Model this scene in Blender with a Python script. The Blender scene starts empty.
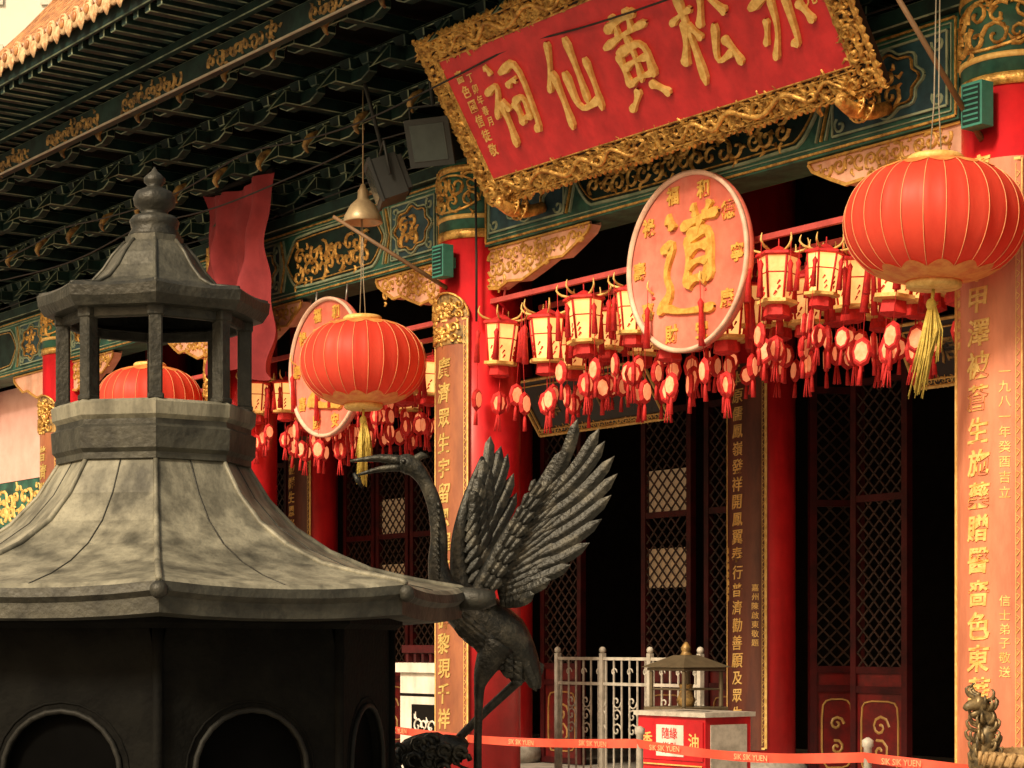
import bpy, math, random
from mathutils import Vector, Matrix
random.seed(7)
sc=bpy.context.scene
sc.view_settings.view_transform='Standard'
sc.view_settings.look='None'
sc.view_settings.exposure=0
pi=math.pi
# ------------------------------------------------------------------ materials
MATS={}
def mat(name,c,c2=None,rough=.6,metal=0,scale=6,bump=0,bscale=40,emit=None,es=0,lo=.4,hi=.62,stretch=(1,1,1),trans=0,coat=0,spec=.5,dirt=0,dscale=2,speck=0,evar=0):
    if name in MATS: return MATS[name]
    m=bpy.data.materials.new(name); m.use_nodes=True
    nt=m.node_tree; N=nt.nodes; L=nt.links
    b=N['Principled BSDF']; out=N['Material Output']
    b.inputs['Metallic'].default_value=metal
    b.inputs['Coat Weight'].default_value=coat
    b.inputs['Coat Roughness'].default_value=.25
    b.inputs['Specular IOR Level'].default_value=spec
    tc=N.new('ShaderNodeTexCoord'); mp=N.new('ShaderNodeMapping'); mp.inputs['Scale'].default_value=stretch
    L.new(tc.outputs['Object'],mp.inputs['Vector'])
    if c2 is None: c2=tuple(x*.72 for x in c)
    nz=N.new('ShaderNodeTexNoise'); nz.inputs['Scale'].default_value=scale; nz.inputs['Detail'].default_value=6; nz.inputs['Roughness'].default_value=.65
    L.new(mp.outputs[0],nz.inputs['Vector'])
    cr=N.new('ShaderNodeValToRGB'); cr.color_ramp.elements[0].position=lo; cr.color_ramp.elements[1].position=hi
    cr.color_ramp.elements[0].color=(*c,1); cr.color_ramp.elements[1].color=(*c2,1)
    L.new(nz.outputs['Fac'],cr.inputs['Fac']); col=cr.outputs['Color']
    def mul(col,sc_,a,b_,lo_,hi_,st=(1,1,1)):
        mm=N.new('ShaderNodeMapping'); mm.inputs['Scale'].default_value=st; L.new(tc.outputs['Object'],mm.inputs['Vector'])
        n=N.new('ShaderNodeTexNoise'); n.inputs['Scale'].default_value=sc_; n.inputs['Detail'].default_value=4; L.new(mm.outputs[0],n.inputs['Vector'])
        r=N.new('ShaderNodeMapRange'); r.inputs['From Min'].default_value=lo_; r.inputs['From Max'].default_value=hi_; r.inputs['To Min'].default_value=a; r.inputs['To Max'].default_value=b_
        L.new(n.outputs['Fac'],r.inputs['Value'])
        x=N.new('ShaderNodeMix'); x.data_type='RGBA'; x.blend_type='MULTIPLY'; x.inputs[0].default_value=1
        L.new(col,x.inputs[6]); L.new(r.outputs[0],x.inputs[7]); return x.outputs[2]
    if dirt: col=mul(col,dscale,1,1-dirt,.42,.68,(2.5,2.5,.4))
    if speck: col=mul(col,55,1,1-speck,.52,.64)
    L.new(col,b.inputs['Base Color'])
    mr=N.new('ShaderNodeMapRange'); mr.inputs['To Min'].default_value=max(0.05,rough-.12); mr.inputs['To Max'].default_value=min(1,rough+.15)
    L.new(nz.outputs['Fac'],mr.inputs['Value']); L.new(mr.outputs[0],b.inputs['Roughness'])
    if bump:
        n2=N.new('ShaderNodeTexNoise'); n2.inputs['Scale'].default_value=bscale; n2.inputs['Detail'].default_value=4
        L.new(mp.outputs[0],n2.inputs['Vector'])
        bp=N.new('ShaderNodeBump'); bp.inputs['Strength'].default_value=bump; bp.inputs['Distance'].default_value=.02
        L.new(n2.outputs['Fac'],bp.inputs['Height']); L.new(bp.outputs[0],b.inputs['Normal'])
    if emit:
        b.inputs['Emission Color'].default_value=(*emit,1); b.inputs['Emission Strength'].default_value=es
        if evar:
            oi=N.new('ShaderNodeObjectInfo'); r=N.new('ShaderNodeMapRange'); r.inputs['To Min'].default_value=es*(1-evar); r.inputs['To Max'].default_value=es*(1+evar)
            L.new(oi.outputs['Random'],r.inputs['Value']); L.new(r.outputs[0],b.inputs['Emission Strength'])
    if trans:
        tr=N.new('ShaderNodeBsdfTranslucent'); L.new(col,tr.inputs['Color'])
        mx=N.new('ShaderNodeMixShader'); mx.inputs[0].default_value=trans
        L.new(b.outputs[0],mx.inputs[1]); L.new(tr.outputs[0],mx.inputs[2]); L.new(mx.outputs[0],out.inputs['Surface'])
    MATS[name]=m; return m
RED=mat('red_lacquer',(.72,.018,.026),(.56,.012,.020),rough=.36,scale=3,bump=.06,bscale=8,coat=.2,dirt=.35,dscale=1.5)
REDI=mat('red_lacquer_brightened',(.85,.022,.028),(.72,.016,.022),rough=.4,scale=3,bump=.06,bscale=8,dirt=.3)  # brighter copy of the red lacquer, offsets shade on the inner columns
REDD=mat('shaded_red_lacquer',(.065,.005,.006),(.028,.003,.004),rough=.5,scale=4,bump=.1,spec=.3)  # red darkened so its colour carries the shade on the doors
SIGNRED=mat('sign_red',(.68,.030,.038),(.55,.020,.028),rough=.42,scale=5,bump=.05,dirt=.25)
SALMON=mat('sign_salmon',(.86,.24,.17),(.78,.17,.12),rough=.45,scale=5,bump=.05,dirt=.2)
GOLD=mat('gilding',(.86,.52,.14),(.34,.16,.035),rough=.36,metal=.5,scale=14,bump=.35,bscale=60)
GOLDP=mat('gold_paint',(.92,.63,.22),(.70,.42,.11),rough=.5,scale=18,metal=.1)
GOLDD=mat('old_gilding',(.40,.25,.08),(.10,.06,.026),rough=.5,metal=.3,scale=12,bump=.3)
GREEN=mat('beam_green',(.036,.17,.12),(.014,.075,.058),rough=.55,scale=5,dirt=.45)
BLUE=mat('beam_blue',(.028,.09,.12),(.013,.045,.065),rough=.55,scale=5,dirt=.4)
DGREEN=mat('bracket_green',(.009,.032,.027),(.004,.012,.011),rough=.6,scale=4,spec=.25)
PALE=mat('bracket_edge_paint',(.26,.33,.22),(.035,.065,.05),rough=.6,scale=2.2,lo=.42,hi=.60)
DARK=mat('shaded_dark_timber',(.007,.005,.004),(.004,.003,.003),rough=.8,scale=5,spec=.15)  # near-black puts hall and soffit shade into the timber colour
BLACK=mat('black_lacquer',(.012,.009,.008),(.02,.013,.01),rough=.3)
CREAM=mat('spandrel_cream',(.84,.47,.33),(.74,.36,.24),rough=.6,scale=8,dirt=.3)
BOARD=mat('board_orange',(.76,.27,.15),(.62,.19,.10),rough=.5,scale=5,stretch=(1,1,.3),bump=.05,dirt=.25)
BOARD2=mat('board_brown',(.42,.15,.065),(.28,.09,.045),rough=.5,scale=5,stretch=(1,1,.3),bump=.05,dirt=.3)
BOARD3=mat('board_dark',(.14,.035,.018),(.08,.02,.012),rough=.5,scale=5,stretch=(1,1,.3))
TILE=mat('glazed_tile',(.66,.30,.11),(.34,.13,.05),rough=.35,scale=7,bump=.1,dirt=.4)
TILEEND=mat('tile_end',(.84,.60,.34),(.52,.26,.12),rough=.45,scale=20,bump=.3)
STONE=mat('granite',(.45,.42,.37),(.34,.31,.27),rough=.8,scale=20,bump=.2,dirt=.4)
WHITE=mat('white_plaster',(.82,.78,.70),(.70,.65,.57),rough=.8,scale=5,bump=.05,dirt=.3)
WHITEP=mat('white_paint',(.56,.52,.45),(.36,.33,.28),rough=.5,scale=10)
PINK=mat('pink_wall',(.84,.50,.44),(.76,.42,.36),rough=.8,scale=3)
BRONZE=mat('weathered_bronze',(.36,.345,.265),(.095,.093,.072),rough=.55,metal=.15,scale=3.2,bump=.35,bscale=22,stretch=(1,1,.3),lo=.40,hi=.68,dirt=.6,dscale=4,speck=.16)
BRONZED=mat('dark_bronze',(.026,.026,.021),(.068,.066,.052),rough=.5,metal=.2,scale=9,bump=.3,bscale=50,lo=.45,hi=.75)
SOOT_SHADE=mat('shaded_sooty_iron',(.0035,.0035,.0032),(.008,.008,.007),rough=.8,scale=6,bump=.3,spec=.1)  # soot tone pushed near black to carry the shade under the eave
CRANE=mat('crane_bronze',(.026,.026,.022),(.13,.118,.088),rough=.40,metal=.45,scale=12,bump=.35,bscale=60,lo=.48,hi=.75,dirt=.3)
SILK=mat('lantern_silk',(.94,.115,.065),(.86,.085,.05),rough=.5,scale=3,trans=.42,stretch=(1,1,.4))
SILKR=mat('tassel_red',(.66,.022,.022),(.44,.014,.015),rough=.7,scale=20)
YEL=mat('tassel_yellow',(.66,.48,.10),(.40,.29,.05),rough=.7,scale=20)
GLOW=mat('lantern_panel',(.88,.56,.26),(.82,.36,.12),rough=.6,emit=(1,.50,.14),es=.95,scale=9,evar=.5)
PLAQ=mat('lantern_plaque',(.92,.42,.24),(.85,.26,.12),rough=.5,emit=(1,.30,.12),es=.50,scale=20,evar=.6)
CLOTH=mat('drape_cloth',(.28,.026,.032),(.19,.017,.022),rough=.85,scale=2,bump=.1)
TEAL=mat('teal_box',(.04,.22,.17),None,rough=.5)
STEEL=mat('steel',(.45,.43,.40),None,rough=.35,metal=.7)
TAPE=mat('tape_red',(.78,.11,.06),(.68,.08,.05),rough=.5,scale=4)
ROPE=mat('rope',(.35,.30,.22),None,rough=.8)
WICK=mat('rattan',(.50,.32,.14),(.30,.18,.07),rough=.7,scale=40,bump=.3)
LATT=mat('lattice_brown_shaded',(.045,.020,.012),(.018,.009,.006),rough=.5,scale=10)  # brown taken near black, hall shade is put into its colour
WINGLOW=mat('window_paper_glow',(.5,.36,.2),None,rough=.8,emit=(1,.6,.3),es=.10)  # paper emits slightly, standing in for daylight behind the lattice
CABLE=mat('cable_black',(.015,.015,.015),None,rough=.6)
MIDB=mat('mid_bronze',(.080,.079,.062),(.032,.032,.026),rough=.55,metal=.2,scale=8,bump=.25,dirt=.4)
# ------------------------------------------------------------------ mesh builder
class MB:
    def __init__(s): s.v=[];s.f=[];s.m=[];s.s=[]
    def add(s,vs,fs,mi=0,sm=False,M=None):
        o=len(s.v)
        if M is not None: vs=[M@Vector(p) for p in vs]
        s.v.extend([tuple(p) for p in vs])
        for f in fs: s.f.append([i+o for i in f]); s.m.append(mi); s.s.append(sm)
    def bx(s,x0,x1,y0,y1,z0,z1,mi=0,M=None):
        vs=[(x0,y0,z0),(x1,y0,z0),(x1,y1,z0),(x0,y1,z0),(x0,y0,z1),(x1,y0,z1),(x1,y1,z1),(x0,y1,z1)]
        s.add(vs,[(0,3,2,1),(4,5,6,7),(0,1,5,4),(1,2,6,5),(2,3,7,6),(3,0,4,7)],mi,False,M)
    def tb(s,c,b,t,h,mi=0):
        x,y,z=c
        vs=[(x-b,y-b,z),(x+b,y-b,z),(x+b,y+b,z),(x-b,y+b,z),(x-t,y-t,z+h),(x+t,y-t,z+h),(x+t,y+t,z+h),(x-t,y+t,z+h)]
        s.add(vs,[(0,3,2,1),(4,5,6,7),(0,1,5,4),(1,2,6,5),(2,3,7,6),(3,0,4,7)],mi)
    def lathe(s,prof,n=32,mi=0,c=(0,0,0),sm=True,rot=0,M=None,mod=None,cap=True):
        vs=[];fs=[]
        for j,(r,z) in enumerate(prof):
            for i in range(n):
                a=rot+2*pi*i/n; rr=r*(mod(a,j) if mod else 1)
                vs.append((c[0]+rr*math.cos(a),c[1]+rr*math.sin(a),c[2]+z))
        for j in range(len(prof)-1):
            for i in range(n):
                k=(i+1)%n; fs.append((j*n+i,j*n+k,(j+1)*n+k,(j+1)*n+i))
        if cap:
            fs.append(tuple(range(n))[::-1]); fs.append(tuple((len(prof)-1)*n+i for i in range(n)))
        s.add(vs,fs,mi,sm,M)
    def tube(s,pts,rads,n=8,mi=0,sm=True,sub=1,flat=1.0,M=None):
        P=[Vector(p) for p in pts]; R=list(rads) if hasattr(rads,'__len__') else [rads]*len(P)
        if sub>1:
            Q=[];S=[]
            for i in range(len(P)-1):
                p0=P[max(i-1,0)];p1=P[i];p2=P[i+1];p3=P[min(i+2,len(P)-1)]
                for k in range(sub):
                    t=k/sub
                    Q.append(.5*((2*p1)+(p2-p0)*t+(2*p0-5*p1+4*p2-p3)*t*t+(3*p1-p0-3*p2+p3)*t**3))
                    S.append(R[i]*(1-t)+R[i+1]*t)
            Q.append(P[-1]);S.append(R[-1]);P,R=Q,S
        vs=[];fs=[];m=len(P)
        t0=(P[1]-P[0]).normalized()
        up=Vector((0,1,0)) if abs(t0.y)<.9 else Vector((1,0,0))
        nrm=(up-t0*up.dot(t0)).normalized()
        for i in range(m):
            t=(P[min(i+1,m-1)]-P[max(i-1,0)]).normalized()
            nrm=(nrm-t*nrm.dot(t)); nrm=nrm.normalized() if nrm.length>1e-6 else Vector((0,0,1))
            bn=t.cross(nrm)
            for k in range(n):
                a=2*pi*k/n
                vs.append(P[i]+nrm*math.cos(a)*R[i]*flat+bn*math.sin(a)*R[i])
        for i in range(m-1):
            for k in range(n):
                l=(k+1)%n; fs.append((i*n+k,i*n+l,(i+1)*n+l,(i+1)*n+k))
        fs.append(tuple(range(n))[::-1]); fs.append(tuple((m-1)*n+k for k in range(n)))
        s.add(vs,fs,mi,sm,M)
    def sph(s,c,r,mi=0,n=12,sc=(1,1,1)):
        pr=[(math.sin(pi*j/8)*1.0,-math.cos(pi*j/8)) for j in range(9)]
        vs=[];fs=[]
        for (a,z) in pr:
            for i in range(n):
                t=2*pi*i/n; vs.append((c[0]+r*sc[0]*max(a,.01)*math.cos(t),c[1]+r*sc[1]*max(a,.01)*math.sin(t),c[2]+r*sc[2]*z))
        for j in range(8):
            for i in range(n):
                k=(i+1)%n; fs.append((j*n+i,j*n+k,(j+1)*n+k,(j+1)*n+i))
        s.add(vs,fs,mi,True)
    def ribbon(s,pts,w,h,fn,mi=0,prof=None,brush=False):
        n=len(pts);vs=[];fs=[]
        for i in range(n):
            a=pts[max(i-1,0)];b=pts[min(i+1,n-1)]
            dx,dy=b[0]-a[0],b[1]-a[1];l=math.hypot(dx,dy) or 1e-6
            nx,ny=-dy/l,dx/l
            t=i/(n-1); ww=w*(prof(t) if prof else 1)*.5
            x,y=pts[i]
            if brush:
                vs+= [fn(x+nx*ww,y+ny*ww,0),fn(x+nx*ww*.8,y+ny*ww*.8,h),fn(x-nx*ww*.8,y-ny*ww*.8,h),fn(x-nx*ww,y-ny*ww,0)]
            else:
                vs+= [fn(x+nx*ww,y+ny*ww,0),fn(x,y,h),fn(x-nx*ww,y-ny*ww,0)]
        q=4 if brush else 3
        for i in range(n-1):
            for k in range(q-1):
                fs.append((i*q+k,(i+1)*q+k,(i+1)*q+k+1,i*q+k+1))
        s.add(vs,fs,mi,not brush)
    def obj(s,name,mats,parent=None,off=(0,0,0),bevel=0,bmat=-1):
        me=bpy.data.meshes.new(name); me.from_pydata(s.v,[],s.f); 
        for m in mats: me.materials.append(m)
        me.polygons.foreach_set('material_index',s.m); me.polygons.foreach_set('use_smooth',s.s)
        me.update()
        o=bpy.data.objects.new(name,me); sc.collection.objects.link(o)
        if bevel:
            b=o.modifiers.new('b','BEVEL'); b.width=bevel; b.segments=1; b.limit_method='ANGLE'; b.angle_limit=.7
            if bmat>=0: b.material=bmat
        if parent is not None:
            o.parent=parent; o.location=(-off[0],-off[1],-off[2])
        return o
TH=math.atan2(-.802,.597)
MF=Matrix.Translation((-.304,19,0))@Matrix.Rotation(TH,4,'Z')
def root(name,p=(0,0,0),fac=True):
    e=bpy.data.objects.new(name,None); sc.collection.objects.link(e); e.empty_display_size=.2
    if fac: e.matrix_world=MF@Matrix.Translation(p)
    else: e.matrix_world=Matrix.Translation(p)
    return e
def single(mb,name,mats,fac=True,**k):
    o=mb.obj(name,mats,**k)
    if fac: o.matrix_world=MF
    return o
# ------------------------------------------------------------------ text + strokes
TC={}
def tmesh(ch,ext=.02,bold=.012):
    key=(ch,ext,bold)
    if key in TC: return TC[key]
    cu=bpy.data.curves.new('t','FONT'); cu.body=ch; cu.size=1; cu.extrude=ext; cu.offset=bold
    cu.align_x='CENTER'; cu.align_y='CENTER'; cu.resolution_u=2
    o=bpy.data.objects.new('t',cu); sc.collection.objects.link(o)
    dg=bpy.context.evaluated_depsgraph_get(); me=bpy.data.meshes.new_from_object(o.evaluated_get(dg))
    vs=[tuple(v.co) for v in me.vertices]; fs=[tuple(p.vertices) for p in me.polygons]
    if vs:
        ys=[v[1] for v in vs]; cy=(max(ys)+min(ys))/2
        xs=[v[0] for v in vs]; cx=(max(xs)+min(xs))/2
        vs=[(v[0]-cx,v[1]-cy,v[2]) for v in vs]
    bpy.data.objects.remove(o); bpy.data.meshes.remove(me)
    TC[key]=(vs,fs); return TC[key]
def put(mb,ch,a,b,size,fn,mi,ext=.02,bold=.012,sx=1,shear=0):
    vs,fs=tmesh(ch,ext,bold)
    mb.add([fn(a+(v[0]+shear*v[1])*size*sx,b+(v[1]+shear*.5*v[0])*size,v[2]*size) for v in vs],fs,mi)
def cath(p,k=2):
    for _ in range(k):
        q=[p[0]]
        for i in range(len(p)-1):
            a,b=p[i],p[i+1]
            q.append((a[0]*.78+b[0]*.22,a[1]*.78+b[1]*.22)); q.append((a[0]*.22+b[0]*.78,a[1]*.22+b[1]*.78))
        q.append(p[-1]); p=q
    return p
CH={
'ci':[[(22,97),(31,86)],[(6,70),(40,76),(10,40)],[(27,58),(27,3)],[(31,54),(42,42)],[(50,84),(93,90),(90,10),(78,14)],[(56,67),(80,69)],[(55,50),(58,22)],[(56,49),(80,52),(78,24)],[(58,26),(78,28)]],
'xian':[[(34,98),(24,74),(4,48)],[(22,68),(22,2)],[(70,94),(69,20)],[(46,62),(48,16),(92,20)],[(93,66),(91,8)]],
'huang':[[(18,86),(82,91)],[(36,99),(36,74)],[(65,99),(64,74)],[(4,71),(96,77)],[(50,74),(50,24)],[(24,60),(26,24)],[(24,60),(78,63),(75,24)],[(26,43),(75,45)],[(26,26),(75,28)],[(38,20),(10,2)],[(62,20),(92,1)]],
'song':[[(2,70),(46,76)],[(26,99),(26,2)],[(26,68),(18,48),(2,28)],[(28,62),(45,44)],[(68,94),(62,74),(48,56)],[(74,92),(84,72),(99,58)],[(74,54),(54,16),(88,22)],[(78,38),(96,6)]],
'chi':[[(22,84),(78,89)],[(50,99),(50,60)],[(4,58),(96,65)],[(40,60),(38,30),(18,4)],[(63,62),(63,6),(52,14)],[(24,44),(10,20)],[(78,46),(94,22)]],
'dao':[[(52,98),(58,87)],[(82,99),(72,87)],[(36,81),(98,86)],[(67,84),(60,73)],[(47,72),(49,27)],[(47,72),(87,75),(85,27)],[(49,58),(85,59)],[(49,44),(85,45)],[(49,29),(85,30)],[(10,94),(22,82)],[(4,66),(25,70),(12,44),(26,26),(4,10)],[(10,16),(42,6),(99,3)]]}
def brush(mb,key,a,b,size,fn,mi,w=11,h=.02,sx=1):
    for st in CH[key]:
        if len(st)>2: p=cath(st,2)
        else:
            (ax,ay),(bx_,by_)=st; bow=random.uniform(1.5,3.5); l=math.hypot(bx_-ax,by_-ay) or 1
            nx,ny=-(by_-ay)/l,(bx_-ax)/l
            p=[(ax*(1-t)+bx_*t+nx*bow*math.sin(t*pi),ay*(1-t)+by_*t+ny*bow*math.sin(t*pi)) for t in (0,.05,.12,.25,.4,.55,.7,.82,.92,1)]
        p=[(a+((x-50)+.10*(y-50))/100*size*sx,b+((y-50)+.05*(x-50))/100*size) for x,y in p]
        w2=w*random.uniform(.8,1.25)/100*size
        mb.ribbon(p,w2,h*random.uniform(.9,1.1),fn,mi,prof=lambda t:(.45+3.6*t if t<.2 else 1.17-.62*math.sin((t-.2)/.65*pi) if t<.85 else 1.17-(t-.85)*6.2),brush=True)
def spiral(cx,cy,r,turns,d,st,n=12):
    return [(cx+r*(1-.88*i/(n-1))*math.cos(st+d*turns*2*pi*i/(n-1)),cy+r*(1-.88*i/(n-1))*math.sin(st+d*turns*2*pi*i/(n-1))) for i in range(n)]
tap=lambda t:1.15-.6*t
def scrolls(mb,fn,x0,x1,y0,y1,size,w,h,mi,inside=None,rnd=random):
    x=x0+size*.5; k=0
    while x<=x1-size*.3:
        y=y0+size*.5
        while y<=y1-size*.4+1e-6:
            px=x+rnd.uniform(-.12,.12)*size;py=y+rnd.uniform(-.12,.12)*size
            if inside is None or inside(px,py):
                d=1 if (k%2) else -1; st=rnd.uniform(0,2*pi)
                mb.ribbon(spiral(px,py,size*rnd.uniform(.42,.58),rnd.uniform(.9,1.35),d,st),w,h*rnd.uniform(.8,1.2),fn,mi,prof=tap)
                for q in range(2):
                    a=st+rnd.uniform(1,5); l=size*rnd.uniform(.3,.5); ex,ey=px+math.cos(a)*size*.45,py+math.sin(a)*size*.45
                    mb.ribbon([(ex,ey),(ex+math.cos(a+.9*d)*l*.5,ey+math.sin(a+.9*d)*l*.5),(ex+math.cos(a+.2*d)*l,ey+math.sin(a+.2*d)*l)],w*1.2,h*.8,fn,mi,prof=lambda t:math.sin(.35+2.7*t))
            k+=1; y+=size*.86
        x+=size*.86; k+=1
# ================================================================== GROUND
g=MB(); g.add([(-300,-300,0),(300,-300,0),(300,300,0),(-300,300,0)],[(0,1,2,3)])
pav=mat('paving',(.30,.28,.25),(.22,.20,.18),rough=.85,scale=2,bump=.1)
nt=pav.node_tree; br=nt.nodes.new('ShaderNodeTexBrick'); br.inputs['Scale'].default_value=1.2; br.inputs['Color1'].default_value=(.32,.3,.27,1);br.inputs['Color2'].default_value=(.26,.245,.22,1);br.inputs['Mortar'].default_value=(.12,.11,.1,1);br.inputs['Mortar Size'].default_value=.01
tcn=nt.nodes.new('ShaderNodeTexCoord'); nt.links.new(tcn.outputs['Object'],br.inputs['Vector']); nt.links.new(br.outputs['Color'],nt.nodes['Principled BSDF'].inputs['Base Color'])
g.obj('ground',[pav])
p=MB(); p.bx(-19,13,-.75,9,.004,.15); p.bx(-19,13,-.75,-.45,.15,.158); single(p,'temple_platform',[STONE],bevel=.01)
# ================================================================== TEMPLE
T=root('chinese_temple')
COLS=[-18.4,-13.8,-9.2,-4.6,0,6.39,10.99]
for i,cu in enumerate(COLS):
    m=MB()
    m.lathe([(.50,.155),(.54,.22),(.54,.30),(.46,.40)],40,1,(cu,0,0))
    m.lathe([(.385,.38),(.385,5.42)],56,0,(cu,0,0))
    m.lathe([(.40,5.40),(.405,5.44),(.40,5.48)],56,2,(cu,0,0))
    m.lathe([(.39,5.46),(.39,6.1)],56,3,(cu,0,0))
    m.lathe([(.40,5.58),(.402,5.60),(.40,5.62)],56,4,(cu,0,0))
    m.lathe([(.40,6.02),(.402,6.05),(.40,6.08)],56,2,(cu,0,0))
    if i>1:
        fnc=lambda x,y,c:(cu+(.391+c)*math.sin(x/.391),-(.391+c)*math.cos(x/.391),y)
        scrolls(m,fnc,-.30,.42,5.64,6.0,.19,.030,.03,2)
        pl=[(.05+.33*math.cos(t*pi/12),5.82+.17*math.sin(t*pi/12)) for t in range(25)]; m.ribbon(pl,.02,.02,fnc,2,brush=True)
    m.obj('front_column_%d'%i,[RED,STONE,GOLD,GREEN,MATS['gold_paint']],T)
    m=MB()
    m.lathe([(.45,.155),(.48,.22),(.48,.30),(.4,.38)],40,1,(cu,3.7,0))
    m.lathe([(.34,.36),(.34,6.6)],48,0,(cu,3.7,0))
    m.obj('inner_column_%d'%i,[REDI,STONE],T)
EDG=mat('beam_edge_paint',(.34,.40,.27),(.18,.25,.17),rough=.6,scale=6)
def beam(u0,u1,idx):
    m=MB(); a=u0+.36;b=u1-.36
    m.bx(a,b,-.2,.2,5.30,6.05,0)
    fn=lambda x,y,c:(x,-.203-c,y)
    def rect(x0,x1,y0,y1,w,mi,h=.012):
        for (p,q) in (((x0,y0),(x1,y0)),((x1,y0),(x1,y1)),((x1,y1),(x0,y1)),((x0,y1),(x0,y0))): m.ribbon([p,q],w,h,fn,mi,brush=True)
    rect(a+.02,b-.02,5.325,6.02,.02,2)
    rect(a+.06,b-.06,5.365,5.985,.010,3)
    L=b-a
    segs=[(a+.08,a+.08+L*.2,0),(a+.1+L*.22,b-.1-L*.22,1),(b-.08-L*.2,b-.08,0)]
    for s0,s1,ty in segs:
        mid=(s0+s1)/2
        if ty==1:
            y0,y1=5.40,5.95;ym=(y0+y1)/2;k=.16
            pl=cath([(s0,ym),(s0+k*.4,ym+.1),(s0+k,y1-.06),(s0+k*1.6,y1),(s1-k*1.6,y1),(s1-k,y1-.06),(s1-k*.4,ym+.1),(s1,ym),(s1-k*.4,ym-.1),(s1-k,y0+.06),(s1-k*1.6,y0),(s0+k*1.6,y0),(s0+k,y0+.06),(s0+k*.4,ym-.1),(s0,ym)],1)
            m.add([fn(x,y,.006) for x,y in pl[:-1]],[tuple(range(len(pl)-1))],4)
            m.ribbon(pl,.028,.018,fn,3,brush=True)
            pl2=[(mid+(x-mid)*(1-.04/(L*.25)),ym+(y-ym)*.86) for x,y in pl]; m.ribbon(pl2,.014,.02,fn,2,brush=True)
            fn2=lambda x,y,c:(x,-.211-c,y)
            if idx>1: scrolls(m,fn2,s0+.2,s1-.2,y0+.05,y1-.05,.19,.030,.028,2)
        else:
            m.bx(s0,s1,-.214,-.201,5.40,5.95,1)
            rect(s0+.01,s1-.01,5.41,5.94,.02,3,.022)
            fn2=lambda x,y,c:(x,-.215-c,y)
            if idx>0:
                c0=(s0+s1)/2
                for rr,mi,w_ in ((.25,3,.018),(.215,2,.014)):
                    m.ribbon([(c0+rr*1.3*math.cos(t*pi/24)*(1+.09*math.cos(t*pi/3)),5.675+rr*.92*math.sin(t*pi/24)*(1+.09*math.cos(t*pi/3))) for t in range(49)],w_,.02,fn2,mi,brush=True)
                scrolls(m,fn2,c0-.2,c0+.2,5.50,5.85,.16,.028,.03,2)
                for sx in (s0+.09,s1-.09):
                    for sy in (5.48,5.87): m.ribbon(spiral(sx,sy,.065,1.1,1,sx*7+sy),.02,.02,fn2,3)
    for xx in (a+.09+L*.21,b-.09-L*.21):
        for o,mi in ((-.05,3),(0,2),(.05,3)):
            m.ribbon([(xx+o-.05,5.40),(xx+o+.03,5.68),(xx+o-.05,5.95)],.018,.02,fn,mi,brush=True)
    m.obj('painted_beam_%d'%idx,[GREEN,BLUE,GOLD,EDG,DGREEN],T)
    m=MB(); m.bx(u0-.0,u1,-.3,.3,6.053,6.18,0); m.obj('plate_beam_%d'%idx,[DGREEN,PALE],T,bevel=.01,bmat=1)
    for s,cx in ((1,u0+.37),(-1,u1-.37)):
        m=MB(); Ls=min(1.5,(u1-u0)*.26); ZT=5.297
        prof=[(0,-.38),(.10,-.40),(.2,-.35),(.34,-.37),(.5,-.30),(.62,-.24),(.74,-.25),(.86,-.17),(.97,-.09),(1,-.03)]
        top=[(cx+s*x*Ls,ZT) for x,_ in prof]; bot=[(cx+s*x*Ls,ZT+y) for x,y in prof]
        n=len(prof); vs=[(x,-.15,z) for x,z in top]+[(x,-.15,z) for x,z in bot]+[(x,-.04,z) for x,z in top]+[(x,-.04,z) for x,z in bot]
        fs=[]
        for i in range(n-1): fs+= [(i,i+1,n+i+1,n+i),(2*n+i,3*n+i,3*n+i+1,2*n+i+1),(n+i,n+i+1,3*n+i+1,3*n+i)]
        m.add(vs,fs,0)
        f3=lambda x,y,c:(x,-.152-c,y)
        m.ribbon(bot,.030,.02,f3,1,brush=True); m.ribbon([(top[0][0],ZT-.015),(top[-1][0],ZT-.015)],.022,.02,f3,1,brush=True)
        def ins(x,y,cx=cx,s=s,Ls=Ls):
            t=(x-cx)*s/Ls
            if t<.03 or t>.93: return False
            for i in range(n-1):
                if prof[i][0]<=t<=prof[i+1][0]:
                    return y-.045>ZT+prof[i][1] and y<ZT-.045
            return False
        if idx>1: scrolls(m,f3,min(cx,cx+s*Ls),max(cx,cx+s*Ls),ZT-.4,ZT-.02,.135,.026,.022,1,ins)
        m.obj('spandrel_%d_%d'%(idx,s),[CREAM,mat('spandrel_gold',(.62,.34,.07),(.40,.19,.035),rough=.45,metal=.2,scale=20)],T)
for i in range(len(COLS)-1): beam(COLS[i],COLS[i+1],i)
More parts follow.
